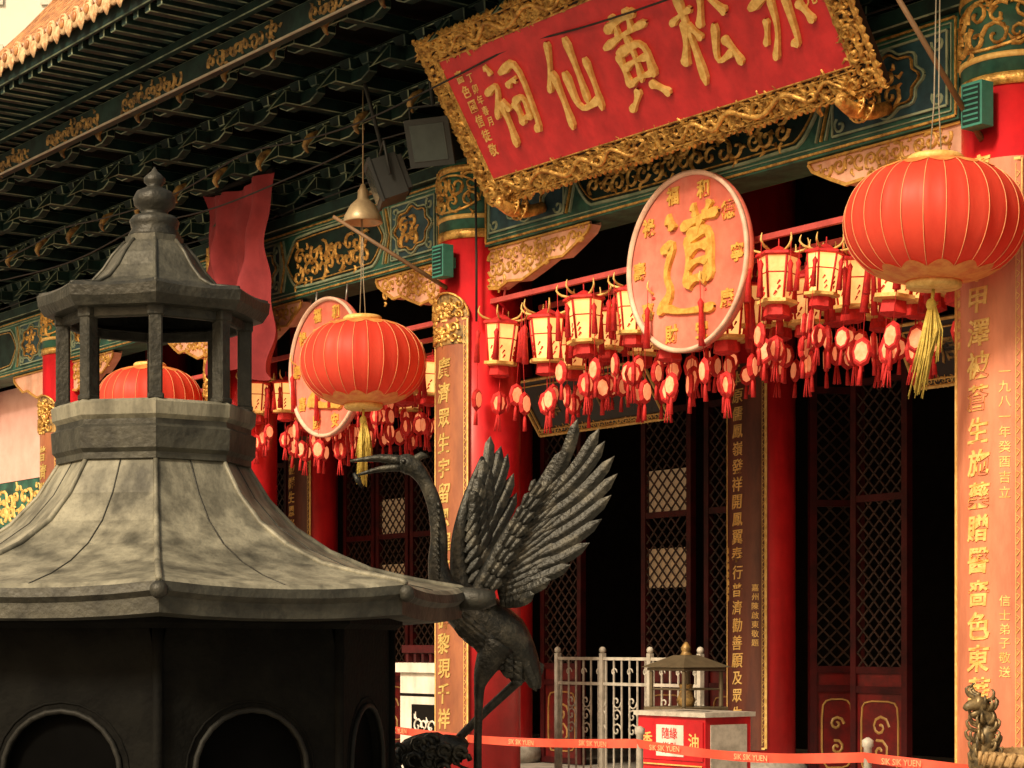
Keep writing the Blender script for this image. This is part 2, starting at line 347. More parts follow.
# brackets (dougong)
m=MB(); u=-18; VK=[-.2,-.65,-1.1,-1.55]
cl=[]
while u<11.5: cl.append(u); u+=.92
for u in cl:
    m.tb((u,-.05,6.18),.12,.19,.16,0)
    for k,vk in enumerate(VK):
        z=6.30+.27*k
        m.bx(u-.055,u+.055,vk-.22,.3,z,z+.13,0)
        m.add([(u-.055,vk-.22,z),(u+.055,vk-.22,z),(u+.055,vk-.22,z+.13),(u-.055,vk-.22,z+.13),(u-.02,vk-.40,z-.10),(u+.02,vk-.40,z-.10)],[(0,1,5,4),(1,2,5),(2,3,4,5),(3,0,4)],0)
        for sgn in (-1,1):
            m.add([(u,vk-.05,z+.005),(u+sgn*.22,vk-.05,z+.005),(u+sgn*.36,vk-.05,z+.06),(u+sgn*.36,vk-.05,z+.135),(u,vk-.05,z+.135),
                   (u,vk+.05,z+.005),(u+sgn*.22,vk+.05,z+.005),(u+sgn*.36,vk+.05,z+.06),(u+sgn*.36,vk+.05,z+.135),(u,vk+.05,z+.135)],
                  [(0,1,2,3,4),(9,8,7,6,5),(0,5,6,1),(1,6,7,2),(2,7,8,3),(3,8,9,4)],0)
            m.tb((u+sgn*.30,vk,z+.137),.055,.085,.09,0)
        m.tb((u,vk,z+.137),.07,.10,.10,0)
for k,vk in enumerate(VK):
    z=6.30+.27*k
    m.bx(-18.4,11.2,vk-.04,vk+.04,z+.235,z+.268,0)
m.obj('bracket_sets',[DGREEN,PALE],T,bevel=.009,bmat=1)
m=MB()
for u in cl:
    for k,vk in enumerate(VK):
        z=6.30+.27*k
        if k in (1,3):
            m.tube([(u,vk-.26,z+.05),(u,vk-.36,z+.0),(u,vk-.42,z-.10),(u,vk-.38,z-.16)],[.03,.04,.03,.01],6,0,sub=2)
m.obj('bracket_noses',[GOLDD],T)
m=MB()
m.bx(-18.4,11.2,-1.9,1,7.30,7.36,0)
m.add([(-18.4,.35,6.1),(11.2,.35,6.1),(11.2,.35,7.4),(-18.4,.35,7.4)],[(0,1,2,3)],0)
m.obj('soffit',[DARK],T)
m=MB()
m.bx(-18.4,11.2,-2.16,-2.04,6.98,7.20,0)
u=-18.2
while u<11.2:
    m.bx(u-.05,u+.05,-2.90,-1.7,7.36,7.45,0)
    u+=.24
m.bx(-18.4,11.2,-2.3,-2.22,7.27,7.355,0)
m.bx(-18.4,11.2,-2.95,-2.90,7.42,7.56,0)
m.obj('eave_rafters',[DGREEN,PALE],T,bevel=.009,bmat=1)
m=MB(); m.tube([(-18.4,-2.2,6.95),(11.2,-2.2,6.95)],.012,6,0); m.obj('eave_conduit',[mat('conduit',(.40,.36,.28),None,rough=.5)],T)
m=MB()
f=lambda x,y,c:(x,-2.163-c,y)
u=-18
while u<3:
    scrolls(m,f,u,u+1.3,6.99,7.19,.15,.022,.025,0); u+=1.85
m.obj('fascia_carving',[GOLDD],T)
m=MB()
m.add([(-18.4,-2.95,7.463),(11.2,-2.95,7.463),(11.2,-1.6,7.463),(-18.4,-1.6,7.463)],[(0,1,2,3)],0); m.obj('rafter_deck',[DARK],T)
# roof tiles
m=MB(); u=-18.4
def roofz(v): return 7.60+(v+2.98)*.47+((v+2.98)**2)*.05
vv=[-2.98,-2.4,-1.8,-1.2,-.4,.5,1.5,2.6,4.0]
m.add([(x,v,roofz(v)-.02) for v in vv for x in (-18.6,11.4)],[(2*i,2*i+1,2*i+3,2*i+2) for i in range(len(vv)-1)],0)
m.add([(-18.6,4,roofz(4)-.02),(11.4,4,roofz(4)-.02),(11.4,11,7.6),(-18.6,11,7.6)],[(0,1,2,3)],0)
while u<11.4:
    pts=[(u,v,roofz(v)+.03) for v in [-3.0+.7*i for i in range(11)]]
    m.tube(pts,[.09,.083]*5+[.09],10,0)
    m.lathe([(.001,0),(.098,0),(.105,.012),(.098,.03),(.001,.03)],16,1,M=Matrix.Translation((u,-3.0,roofz(-3.0)+.03))@Matrix.Rotation(pi/2,4,'X'))
    m.lathe([(.001,.031),(.05,.031),(.045,.045),(.001,.047)],12,0,M=Matrix.Translation((u,-3.0,roofz(-3.0)+.03))@Matrix.Rotation(pi/2,4,'X'))
    m.tube([(u+.14,-3.02,roofz(-3)+.03),(u+.14,-3.025,roofz(-3)-.06),(u+.14,-3.02,roofz(-3)-.13)],[.10,.085,.015],8,1,flat=.15)
    u+=.28
m.tube([(-18.6,4,roofz(4)+.15),(11.4,4,roofz(4)+.15)],.25,12,0)
m.obj('tiled_roof',[TILE,TILEEND],T)
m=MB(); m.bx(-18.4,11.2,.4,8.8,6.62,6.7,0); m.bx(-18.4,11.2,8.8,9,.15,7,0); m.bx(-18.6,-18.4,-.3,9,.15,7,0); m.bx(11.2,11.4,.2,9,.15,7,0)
m.obj('hall_walls',[DARK],T)
m=MB()
def leaf(u0,u1,z0,z1,vf=3.98,glow=0,yaw=0):
    st=.075; base=len(m.v)
    m.bx(u0,u0+st,vf-.04,vf+.04,z0,z1,0); m.bx(u1-st,u1,vf-.04,vf+.04,z0,z1,0)
    for zz in (z0,z0+.95,z0+1.15,z0+2.9,z1-.75,z1-.07): m.bx(u0+st,u1-st,vf-.035,vf+.035,zz,zz+.07,0)
    m.bx(u0+st,u1-st,vf-.01,vf+.015,z0+.07,z0+.95,1)
    f=lambda x,y,c:(x,vf-.012-c,y)
    a,b=u0+st+.06,u1-st-.06;y0,y1=z0+.15,z0+.87
    pl=cath([(a+.06,y0),(b-.06,y0),(b,y0+.08),(b,y1-.08),(b-.06,y1),(a+.06,y1),(a,y1-.08),(a,y0+.08),(a+.06,y0)],1)
    m.ribbon(pl,.018,.012,f,2,brush=True)
    m.ribbon(spiral((a+b)/2,(y0+y1)/2+.1,(b-a)*.25,1.3,1,0),.03,.012,f,2)
    m.ribbon(spiral((a+b)/2,(y0+y1)/2-.15,(b-a)*.25,1.3,-1,2),.03,.012,f,2)
    m.bx(u0+st,u1-st,vf-.01,vf+.015,z0+1.02,z0+1.15,1)
    if glow:
        m.bx(u0+st,u1-st,vf+.02,vf+.024,z0+2.97,z0+3.45,3)
        m.bx(u0+st,u1-st,vf+.02,vf+.024,z0+2.1,z0+2.55,3)
    for (ya,yb) in ((z0+1.22,z0+2.9),(z0+2.97,z1-.75)):
        w=u1-u0-2*st; sp=.15; n=int((yb-ya+w)/sp)
        for i in range(1,n):
            for d in (1,-1):
                c0=i*sp; x0=max(0,c0-(yb-ya)); x1=min(w,c0)
                if x1-x0<.03: continue
                p0=(x0,c0-x0); p1=(x1,c0-x1)
                if d==1: q=[(u0+st+p0[0],ya+p0[1]),(u0+st+p1[0],ya+p1[1])]
                else: q=[(u1-st-p0[0],ya+p0[1]),(u1-st-p1[0],ya+p1[1])]
                m.ribbon(q,.02,.012,f,4,brush=True)
    if yaw:
        c,s=math.cos(yaw),math.sin(yaw)
        for i in range(base,len(m.v)):
            x,y,z=m.v[i]; dx,dy=x-u0,y-vf; m.v[i]=(u0+dx*c-dy*s,vf+dx*s+dy*c,z)
leaves={0:[],1:[(-13.3,-12.4,0,0),(-12.3,-11.4,0,0),(-11.3,-10.4,0,0)],2:[(-8.8,-8.0,0,0),(-7.95,-7.15,1,0),(-7.1,-6.3,0,0),(-5.8,-5.0,0,.9)],
        3:[(-4.2,-3.4,0,0),(-2.28,-1.42,1,0),(-1.2,-.42,0,0)],4:[(.4,1.0,0,1.1),(1.03,1.80,0,0),(3.9,4.7,0,0),(5.2,6.0,0,0)],5:[(7,7.9,0,0),(8,8.9,0,0)]}
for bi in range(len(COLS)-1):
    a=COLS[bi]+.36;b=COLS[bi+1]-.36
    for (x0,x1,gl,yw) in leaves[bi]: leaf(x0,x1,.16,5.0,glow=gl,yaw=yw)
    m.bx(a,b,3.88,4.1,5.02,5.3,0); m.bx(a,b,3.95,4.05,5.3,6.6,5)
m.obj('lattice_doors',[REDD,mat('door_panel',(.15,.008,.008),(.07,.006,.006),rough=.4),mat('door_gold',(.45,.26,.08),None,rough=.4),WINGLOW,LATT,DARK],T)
m=MB(); m.bx(-13.4,-9.6,.3,.4,3.95,5.28,0); m.bx(-13.4,-9.6,.25,.4,3.3,3.93,1)
f=lambda x,y,c:(x,.247-c,y); scrolls(m,f,-13.3,-9.7,3.34,3.9,.26,.04,.03,2)
m.bx(-13.4,-9.6,.3,.4,.16,3.28,3)
m.obj('screen_wall',[PINK,GREEN,GOLDP,REDD],T)
# ================================================================== couplet boards
def couplet(name,cu,cv,R,z0,z1,chars,zfirst,pitch,size,bm,gm,half=42,small=None,edge=GOLDP,crest=True,bold=.014,ew=.018):
    e=root(name,(cu,cv,z0)); off=(cu,cv,z0)
    m=MB(); n=16; ha=math.radians(half)
    vs=[];fs=[]
    for (r,zz) in ((R-.005,z0),(R+.03,z0),(R+.03,z1),(R-.005,z1)):
        for i in range(n+1):
            a=-ha+2*ha*i/n; vs.append((cu+r*math.sin(a),cv-r*math.cos(a),zz))
    for j in range(3):
        for i in range(n): fs.append((j*(n+1)+i,j*(n+1)+i+1,(j+1)*(n+1)+i+1,(j+1)*(n+1)+i))
    m.add(vs,fs,0)
    for i in (0,n): m.add([vs[i],vs[n+1+i],vs[2*n+2+i],vs[3*n+3+i]],[(0,1,2,3)],0)
    RR=R+.032
    fn=lambda x,y,c:(cu+(RR+c)*math.sin(x/RR),cv-(RR+c)*math.cos(x/RR),y)
    W=ha*RR
    for s in (-1,1):
        m.ribbon([(s*(W-.012),z0+.02),(s*(W-.012),z1-.02)],ew,.010,fn,1,brush=True)
        m.ribbon([(s*(W-.05),z0+.05),(s*(W-.05),z1-.05)],.005,.004,fn,1,brush=True)
        z=z0+.08
        while z<z1-.1:
            m.ribbon([(s*(W-.045),z),(s*(W-.026),z+.03),(s*(W-.045),z+.045)],.005,.005,fn,1,brush=True); z+=.075
    for zz in (z0+.02,z1-.02): m.ribbon([(-W+.02,zz),(0,zz),(W-.02,zz)],.025,.012,fn,1,brush=True)
    m.obj('board',[bm,edge],e,off)
    m=MB(); z=zfirst
    for ch in chars:
        if z<z0+.1: break
        put(m,ch,random.uniform(-.006,.006),z,size*random.uniform(.93,1.05),fn,0,ext=.03,bold=bold,shear=.08); z-=pitch
    if small:
        for (x,zs,txt,sz) in small:
            z=zs
            for ch in txt: put(m,ch,x,z,sz,fn,0,ext=.03,bold=.004); z-=sz*1.2
    m.obj('gold_characters',[gm],e,off)
    if crest:
        m=MB()
        scrolls(m,fn,-W+.0,W,z1-.02,z1+.22,.10,.025,.03,0,lambda x,y:(abs(x)/W)**2+((y-z1)/.24)**2<.95)
        pl=[(-W*math.cos(t*pi/12),z1+.0+.24*math.sin(t*pi/12)) for t in range(13)]
        m.add([fn(x,y,-.01) for x,y in pl]+[fn(x,z1-.25,.004) for x,y in pl],[(i,i+1,14+i,13+i) for i in range(12)],1)
        m.ribbon(pl,.02,.025,fn,0)
        scrolls(m,lambda x,y,c:fn(x,y,c+.004),-W+.04,W-.04,z1-.24,z1-.02,.10,.025,.025,0)
        m.obj('crest',[GOLD,GOLDD],e,off)
OLDT=mat('old_gold_text',(.66,.48,.16),(.46,.32,.09),rough=.5)
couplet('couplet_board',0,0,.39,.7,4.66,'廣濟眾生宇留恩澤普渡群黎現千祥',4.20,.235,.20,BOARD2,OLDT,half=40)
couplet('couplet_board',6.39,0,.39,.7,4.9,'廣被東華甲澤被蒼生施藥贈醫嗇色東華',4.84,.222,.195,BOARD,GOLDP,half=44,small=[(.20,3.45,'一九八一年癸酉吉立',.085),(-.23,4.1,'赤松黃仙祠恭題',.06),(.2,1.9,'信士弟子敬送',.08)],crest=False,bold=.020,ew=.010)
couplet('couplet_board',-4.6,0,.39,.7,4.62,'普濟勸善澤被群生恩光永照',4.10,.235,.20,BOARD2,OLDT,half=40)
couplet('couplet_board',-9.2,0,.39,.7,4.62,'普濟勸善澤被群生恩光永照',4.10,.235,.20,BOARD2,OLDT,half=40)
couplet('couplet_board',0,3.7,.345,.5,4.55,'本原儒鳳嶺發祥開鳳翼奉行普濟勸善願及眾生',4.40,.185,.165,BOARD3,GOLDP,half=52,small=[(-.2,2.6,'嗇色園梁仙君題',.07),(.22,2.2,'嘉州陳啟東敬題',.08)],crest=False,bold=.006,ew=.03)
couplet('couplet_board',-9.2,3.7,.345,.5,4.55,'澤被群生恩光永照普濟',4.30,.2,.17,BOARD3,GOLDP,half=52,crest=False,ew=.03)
# ================================================================== SIGNBOARD
S0=Vector((3.357,-.6,5.54)); SU=Vector((0,-.533,.846)); SN=Vector((0,-.846,-.533)); SW=2.35; SL=1.5
e=root('temple_signboard',tuple(S0)); off=tuple(S0)
sf=lambda a,b,c:tuple(S0+Vector((a,0,0))+SU*b+SN*c)
m=MB()
def slab(x0,x1,y0,y1,c0,c1,mi):
    vs=[sf(x0,y0,c0),sf(x1,y0,c0),sf(x1,y1,c0),sf(x0,y1,c0),sf(x0,y0,c1),sf(x1,y0,c1),sf(x1,y1,c1),sf(x0,y1,c1)]
    m.add(vs,[(0,3,2,1),(4,5,6,7),(0,1,5,4),(1,2,6,5),(2,3,7,6),(3,0,4,7)],mi)
fw=.20
slab(-SW,SW,0,SL,-.08,0,1); slab(-SW+fw-.01,SW-fw+.01,fw-.01,SL-fw+.01,.0,.02,0)
m.obj('panel',[SIGNRED,mat('frame_back',(.03,.012,.006),None)],e,off,bevel=.008)
m=MB()
rect=[(-SW+.0,SW-.0,0,fw),(-SW+.0,SW-.0,SL-fw,SL),(-SW,-SW+fw,fw,SL-fw),(SW-fw,SW,fw,SL-fw)]
f1=lambda a,b,c:sf(a,b,c+.003)
for r in rect:
    scrolls(m,f1,*r,.105,.026,.03,0); scrolls(m,f1,*r,.16,.030,.045,0)
for (x0,x1,y0,y1,ww) in ((-SW+.01,SW-.01,.01,SL-.01,.022),(-SW+fw,SW-fw,fw,SL-fw,.026),(-SW+fw-.035,SW-fw+.035,fw-.035,SL-fw+.035,.010)):
    for a,b in (((x0,y0),(x1,y0)),((x1,y0),(x1,y1)),((x1,y1),(x0,y1)),((x0,y1),(x0,y0))): m.ribbon([a,b],ww,.03,f1,0)
x=-SW
while x<SW:
    for yy,d in ((0,-1),(SL,1)):
        j=random.uniform(.6,1.8)
        m.ribbon([(x,yy),(x+.03,yy+d*.024*j),(x+.06,yy)],.022,.03,f1,0)
    x+=.065
y=0
while y<SL:
    for xx,d in ((-SW,-1),(SW,1)): m.ribbon([(xx,y),(xx+d*.022,y+.03),(xx,y+.06)],.022,.03,f1,0)
    y+=.065
for (y0,a0,a1) in ((fw*.5,-SW+.3,-.15),(fw*.5,SW-.3,.15),(SL-fw*.5,-SW+.3,-.15),(SL-fw*.5,SW-.3,.15)):
    ph=random.uniform(0,6)
    pts=[f1(a0+(a1-a0)*t/40,y0+.05*math.sin(t*.62+ph+.8*math.sin(t*.21+ph)),.03) for t in range(41)]
    m.tube(pts,[.012+.011*math.sin(t/40*pi) for t in range(41)],7,0)
m.obj('gilded_frame',[GOLD],e,off)
m=MB(); f2=lambda a,b,c:sf(a,b,c+.021)
for i,k in enumerate(['ci','xian','huang','song','chi']): brush(m,k,-1.46+i*.80,.77,.76,f2,0,w=10,h=.03,sx=.80)
z=1.12
for ch in '嗇色園信徒敬': put(m,ch,-1.97,z,.115,f2,0,ext=.05,shear=.1); z-=.135
z=1.2
for ch in '吉日重光': put(m,ch,2.03,z,.125,f2,0,ext=.05,shear=.1); z-=.15
z=1.08
for ch in '丁卯年春月': put(m,ch,-1.84,z,.085,f2,0,ext=.05,shear=.1); z-=.10
m.obj('gold_characters',[GOLDP],e,off)
m=MB()
for xx in (-1.9,0,1.9):
    m.tube([tuple(S0+Vector((xx,0,0))+SU*1.3+SN*-.08),(S0.x+xx,-.1,6.5)],.03,8,0)
for xx in (-2.05,2.05):
    X=S0.x+xx
    m.tube([(X,-.25,5.50),(X,-.42,5.44),(X,-.60,5.43),(X,-.72,5.46),(X,-.76,5.45)],[.05,.055,.06,.045,.03],10,1,sub=3)
    m.sph((X-.02,-.70,5.50),.045,1,12); m.sph((X+.02,-.74,5.47),.03,1,8)
    for k in range(26):
        a=k*2*pi/13; r=.05+.03*(k//13); q=-.60+.07*(k//13)
        m.tube([(X+r*math.cos(a),q,5.48+r*math.sin(a)),(X+(r+.045)*math.cos(a),q+.01,5.48+(r+.045)*math.sin(a)),(X+(r+.05)*math.cos(a+.5),q,5.48+(r+.05)*math.sin(a+.5))],[.017,.013,.005],5,1,sub=2)
m.obj('supports',[DARK,GOLD],e,off)
# ================================================================== round signs
def roundsign(u,v,z,R):
    e=root('round_sign',(u,v,z)); off=(u,v,z)
    MX=Matrix.Translation((u,v,z))@Matrix.Rotation(pi/2,4,'X')
    m=MB(); m.lathe([(.001,-.04),(R*.985,-.04),(R,-.02),(R,.02),(R*.97,.035),(R*.955,.018),(.001,.018)],72,0,M=MX,cap=False)
    m.obj('disc',[SALMON],e,off)
    m=MB(); m.lathe([(R*.955,.0),(R*1.0,.02),(R*1.005,.05),(R*.97,.06),(R*.95,.03)],72,0,M=MX,cap=False)
    m.obj('rim',[mat('rim_pink',(.88,.56,.42),None,rough=.5)],e,off)
    fn=lambda a,b,c:(u+a,v-.02-c,z+b)
    m=MB(); brush(m,'dao',.02,0,R*1.24,fn,0,w=12,h=.03,sx=.80)
    for k,ch in enumerate('福祿壽喜財安康寧德和'):
        a=pi/2+k*2*pi/10+.3; put(m,ch,math.cos(a)*R*.81,math.sin(a)*R*.81,R*.21,fn,0,ext=.06,bold=.03)
    m.obj('gold_characters',[mat('gold_character_paint',(.80,.48,.10),(.58,.30,.05),rough=.45,metal=.15,scale=18)],e,off)
    m=MB()
    for s in (-.3,.3): m.tube([(u+s,v+.03,z+R*.9),(u+s,v+.05,5.3)],.012,6,0)
    m.obj('hangers',[STEEL],e,off)
roundsign(3.29,-.28,4.70,.73); roundsign(-2.3,-.28,4.47,.72)
# ================================================================== palace lanterns
def palace_mesh(var):
    m=MB(); rnd=random.Random(var)
    m.tube([(0,0,0),(0,0,-.1)],.006,5,1)
    m.lathe([(.02,-.06),(.06,-.08),(.10,-.10),(.17,-.12),(.175,-.14),(.13,-.145)],6,1,sm=False)
    m.lathe([(.11,-.46),(.145,-.15)],6,0,sm=False)
    m.lathe([(.085,-.50),(.15,-.49),(.15,-.465),(.11,-.46)],6,2,sm=False)
    m.lathe([(.05,-.60),(.10,-.58),(.09,-.50)],6,1,sm=False)
    for k in range(6):
        c,s=math.cos(k*pi/3),math.sin(k*pi/3)
        m.tube([(.11*c,.11*s,-.46),(.148*c,.148*s,-.15)],.010,5,1)
        a=k*pi/3+pi/6; cc,ss=math.cos(a),math.sin(a)
        r=.108
        m.tube([(r*1.06*cc+.06*ss,r*1.06*ss-.06*cc,-.27),(r*1.06*cc-.06*ss,r*1.06*ss+.06*cc,-.27)],.005,4,1)
        for q in range(3):
            y=rnd.uniform(-.03,.03); zz=-.33-.04*q; m.tube([(r*.98*cc+y*ss,r*.98*ss-y*cc,zz),(r*1.0*cc+(y+.02)*ss,r*1.0*ss-(y+.02)*cc,zz-.03)],[.010,.004],4,1)
        m.tube([(.10*c,.10*s,-.11),(.18*c,.18*s,-.09),(.22*c,.22*s,-.05),(.21*c,.21*s,-.0)],[.011,.011,.009,.004],5,2,sub=2)
        m.tube([(.215*c,.215*s,-.05),(.215*c,.215*s,-.30)],.003,4,1)
        L=rnd.uniform(.16,.30); z0=-.20
        m.tube([(.215*c,.215*s,z0),(.215*c,.215*s,z0-.03),(.215*c,.215*s,z0-.07),(.215*c,.215*s,z0-.07-L)],[.006,.024,.016,.028],6,1)
        if k%2==var%2:
            zz=-.62-rnd.uniform(0,.14); m.tube([(.215*c,.215*s,-.3),(.2*c,.2*s,zz)],.003,4,1)
            MX=Matrix.Translation((.2*c,.2*s,zz-.08))@Matrix.Rotation(rnd.uniform(0,6),4,'Z')@Matrix.Rotation(pi/2,4,'X')@Matrix.Diagonal((.85,1.25,1,1))
            m.lathe([(.001,-.022),(.066,-.02),(.082,0),(.066,.02),(.001,.022)],8,1,M=MX,sm=False)
            m.lathe([(.001,-.026),(.054,-.024),(.054,.024),(.001,.026)],8,3,M=MX,sm=False)
            m.tube([(.2*c,.2*s,zz-.17),(.2*c,.2*s,zz-.20),(.2*c,.2*s,zz-.30)],[.006,.014,.02],5,1)
    m.tube([(0,0,-.60),(0,0,-.74)],.004,4,1)
    for d in (0,1):
        MX=Matrix.Translation((0,0,-.82))@Matrix.Rotation(d*pi/2+.4,4,'Z')@Matrix.Rotation(pi/2,4,'X')@Matrix.Diagonal((.85,1.2,1,1))
        m.lathe([(.001,-.022),(.07,-.02),(.088,0),(.07,.02),(.001,.022)],8,1,M=MX,sm=False)
        m.lathe([(.001,-.026),(.058,-.024),(.058,.024),(.001,.026)],8,3,M=MX,sm=False)
    for k in range(7):
        a=k*.9; m.tube([(.01*math.cos(a),.01*math.sin(a),-.92),(.03*math.cos(a),.03*math.sin(a),-1.06)],[.006,.006],4,1)
    me=m.obj('tmp',[GLOW,SILKR,GOLDP,PLAQ]).data
    bpy.data.objects.remove(bpy.data.objects['tmp']); return me
PMS=[palace_mesh(1),palace_mesh(2),palace_mesh(4),palace_mesh(7)]
def lantern_rows(u0,u1,z,rows,step=.60):
    e=root('palace_lantern_row',((u0+u1)/2,0,z)); off=((u0+u1)/2,0,z)
    m=MB(); 
    for r,v in enumerate(rows): m.bx(u0-.2,u1+.2,v-.02,v+.02,z,z+.045,0)
    for s in (u0,u1,(u0+u1)/2): m.tube([(s,rows[0],z+.04),(s,-.05,5.25)],.012,6,0)
    m.obj('bar',[mat('bar_pink',(.55,.08,.07),None,rough=.5)],e,off)
    k=0
    for r,v in enumerate(rows):
        u=u0+(.28 if r%2 else 0)
        while u<u1:
            o=bpy.data.objects.new('lantern_%d'%k,random.choice(PMS)); sc.collection.objects.link(o); o.parent=e
            s=random.uniform(.88,1.12)
            o.location=(u-off[0]+random.uniform(-.08,.08),v-off[1],-random.uniform(0,.2)+.06*r); o.rotation_euler=(random.uniform(-.08,.08),random.uniform(-.08,.08),random.uniform(0,6)); o.scale=(s,s,s)
            k+=1; u+=step
lantern_rows(.55,5.95,4.78,(-.12,.45,1.05)); lantern_rows(-4.1,-.5,4.70,(-.12,.45,1.05)); lantern_rows(-8.6,-5.1,4.70,(-.12,.5))
# ================================================================== big lanterns
def big_lantern(u,v,z,rx=.6,top=7.2,sway=0,tilt=0):
    e=root('red_lantern',(u,v,z)); e.rotation_euler[1]+=tilt
    NR=26
    def R(t): return rx*max(math.cos(t),0)**.70
    def Z(t): return .40*math.sin(t)
    ts=[math.radians(-78+156*i/28) for i in range(29)]
    m=MB(); m.lathe([(R(t),Z(t)) for t in ts],NR*4,0,mod=lambda a,j:1-.022*abs(math.sin(NR*a/2))+.004*math.sin(a*5+j*.4),cap=True)
    m.obj('silk_body',[SILK],e)
    m=MB()
    for k in range(NR):
        a=2*pi*k/NR; m.tube([(R(t)*1.006*math.cos(a),R(t)*1.006*math.sin(a),Z(t)) for t in ts],.003,4,0)
    m.obj('ribs',[mat('rib_gold',(.95,.45,.20),None,rough=.5)],e)
    m=MB()
    for s in (1,-1):
        vs=[];n=NR*4;J=6
        for j in range(J+1):
            for i in range(n):
                a=2*pi*i/n; lo=math.radians(61-9*abs(math.sin(NR*a/4))); hi=math.radians(79)
                t=lo+(hi-lo)*j/J; r=R(t)*1.010*(1-.018*abs(math.sin(NR*a/2)))
                vs.append((r*math.cos(a),r*math.sin(a),s*Z(t)*1.008))
        m.add(vs,[(j*n+i,j*n+(i+1)%n,(j+1)*n+(i+1)%n,(j+1)*n+i) for j in range(J) for i in range(n)],0,True)
        m.lathe([(.001,s*.39),(.17,s*.39),(.185,s*.40),(.185,s*.43),(.165,s*.445),(.001,s*.445)],40,1)
    m.obj('caps',[mat('petal_yellow',(.90,.38,.10),(.78,.20,.06),rough=.5,scale=12),GOLDP],e)
    m=MB()
    for s in (-.05,.05): m.tube([(s,0,.44),(s*.4,0,.8),(s*.2,0,top-z)],.005,5,0)
    m.obj('hanging_cord',[ROPE],e)
    m=MB(); dx,dy=-.06*sway,-.05*sway
    m.tube([(0,0,-.44),(dx*.2,dy*.2,-.58)],.012,6,0)
    m.sph((dx*.2,dy*.2,-.55),.035,0,8,(1,1,1.3))
    rnd=random.Random(int(u*10))
    for k in range(90):
        a=rnd.uniform(0,6.28)
        if k<36: c=(rnd.gauss(0,.015),rnd.gauss(0,.015)); L=rnd.uniform(.45,.60); r0=.02; spread=.05
        elif k<64: c=(.05,.02); L=rnd.uniform(.22,.36); r0=.02;spread=.06
        else: c=(-.03,0); L=rnd.uniform(.3,.42); r0=.02;spread=.05
        x0=c[0]+math.cos(a)*r0*.5;y0=c[1]+math.sin(a)*r0*.5
        x1=c[0]*1.3+math.cos(a)*spread*rnd.random()+dx*L*2.2;y1=c[1]+math.sin(a)*spread*rnd.random()+dy*L*2
        zz=-.58
        m.tube([(x0*.4+dx*.2,y0*.4+dy*.2,zz+.04),((x0+x1)/2+dx*.1+rnd.uniform(-.012,.012),(y0+y1)/2,zz-L*.5),(x1+dx*.3,y1,zz-L)],[.006,.006,.004],4,0)
    m.obj('tassel',[YEL],e)
big_lantern(6.41,-.88,4.42,sway=.9,tilt=.02); big_lantern(-.706,-.865,4.29,top=5.70,sway=.2,tilt=-.015); big_lantern(-5.39,-.77,4.38,top=7.0)
def pole(p0,p1):
    m=MB(); m.tube([p0,p1],[.022,.017],8,0); single(m,'bamboo_pole',[mat('bamboo',(.20,.11,.05),None)])
pole((.0,-.38,4.95),(-.62,-1.25,5.62)); pole((6.39,-.38,5.05),(6.35,-1.3,6.0))
m=MB(); c=(-.706,-.865,5.65)
m.lathe([(.02,.34),(.035,.30),(.05,.28),(.055,.2),(.12,.14),(.175,.04),(.19,-.02),(.185,-.03),(.16,-.02),(.12,.05),(.01,.1)],28,0,c=c)
m.tube([(c[0],c[1],c[2]+.33),(c[0],c[1],7.0)],.008,6,0); m.tube([(c[0]-.06,c[1],c[2]+.24),(c[0]+.25,c[1]+.3,c[2]+.35)],.02,6,0)
single(m,'pendant_lamp',[mat('lamp_brass',(.50,.38,.22),(.36,.26,.15),rough=.4,metal=.3)])
def flood(u,v,z,r):
    e=root('floodlight',(u,v,z)); e.rotation_euler[2]+=r; e.rotation_euler[0]=.35
    m=MB(); m.bx(-.2,.2,-.12,.12,-.19,.19,0); m.bx(-.22,.22,-.15,-.12,-.21,.21,0); m.bx(-.17,.17,-.155,-.151,-.16,.16,1)
    for k in range(6): m.bx(-.18+k*.07,-.165+k*.07,.12,.17,-.16,.16,0)
    m.tube([(-.24,0,0),(-.24,.05,.3),(.24,.05,.3),(.24,0,0)],.015,6,0); m.tube([(0,.05,.3),(0,.1,.9)],.02,6,0)
    m.obj('body',[mat('lamp_grey',(.010,.012,.011),None,rough=.6),mat('lamp_glass',(.035,.045,.04),None,rough=.2)],e,bevel=.01)
flood(-.064,-1.0,5.89,-.5); flood(.72,-1.0,6.1,.5)
def tbox(u,z):
    e=root('wall_speaker',(u,-.5,z)); m=MB(); m.bx(-.09,.09,-.06,.06,-.15,.15,0); m.bx(-.075,.075,-.066,-.061,-.13,.13,1)
    for k in range(7): m.bx(-.065,.065,-.072,-.067,-.115+k*.035,-.10+k*.035,0)
    m.bx(-.03,.03,.06,.13,-.05,.05,0); m.obj('case',[TEAL,DGREEN],e,bevel=.008)
tbox(6.45,5.25); tbox(.1,5.17)
m=MB()
for (v,z,sg,ph) in ((-1.0,6.32,.10,0),(-1.25,6.55,.14,1.2),(-.35,6.22,.03,.4)):
    m.tube([(-14+i*.5,v+.02*math.sin(i),z-sg*abs(math.sin(i*.35+ph))) for i in range(50)],.009,5,0,sub=2)
m.tube([(.34,-.30,6.1),(.36,-.30,5.2),(.36,-.30,4.6)],.012,6,0)
single(m,'power_cable',[CABLE])
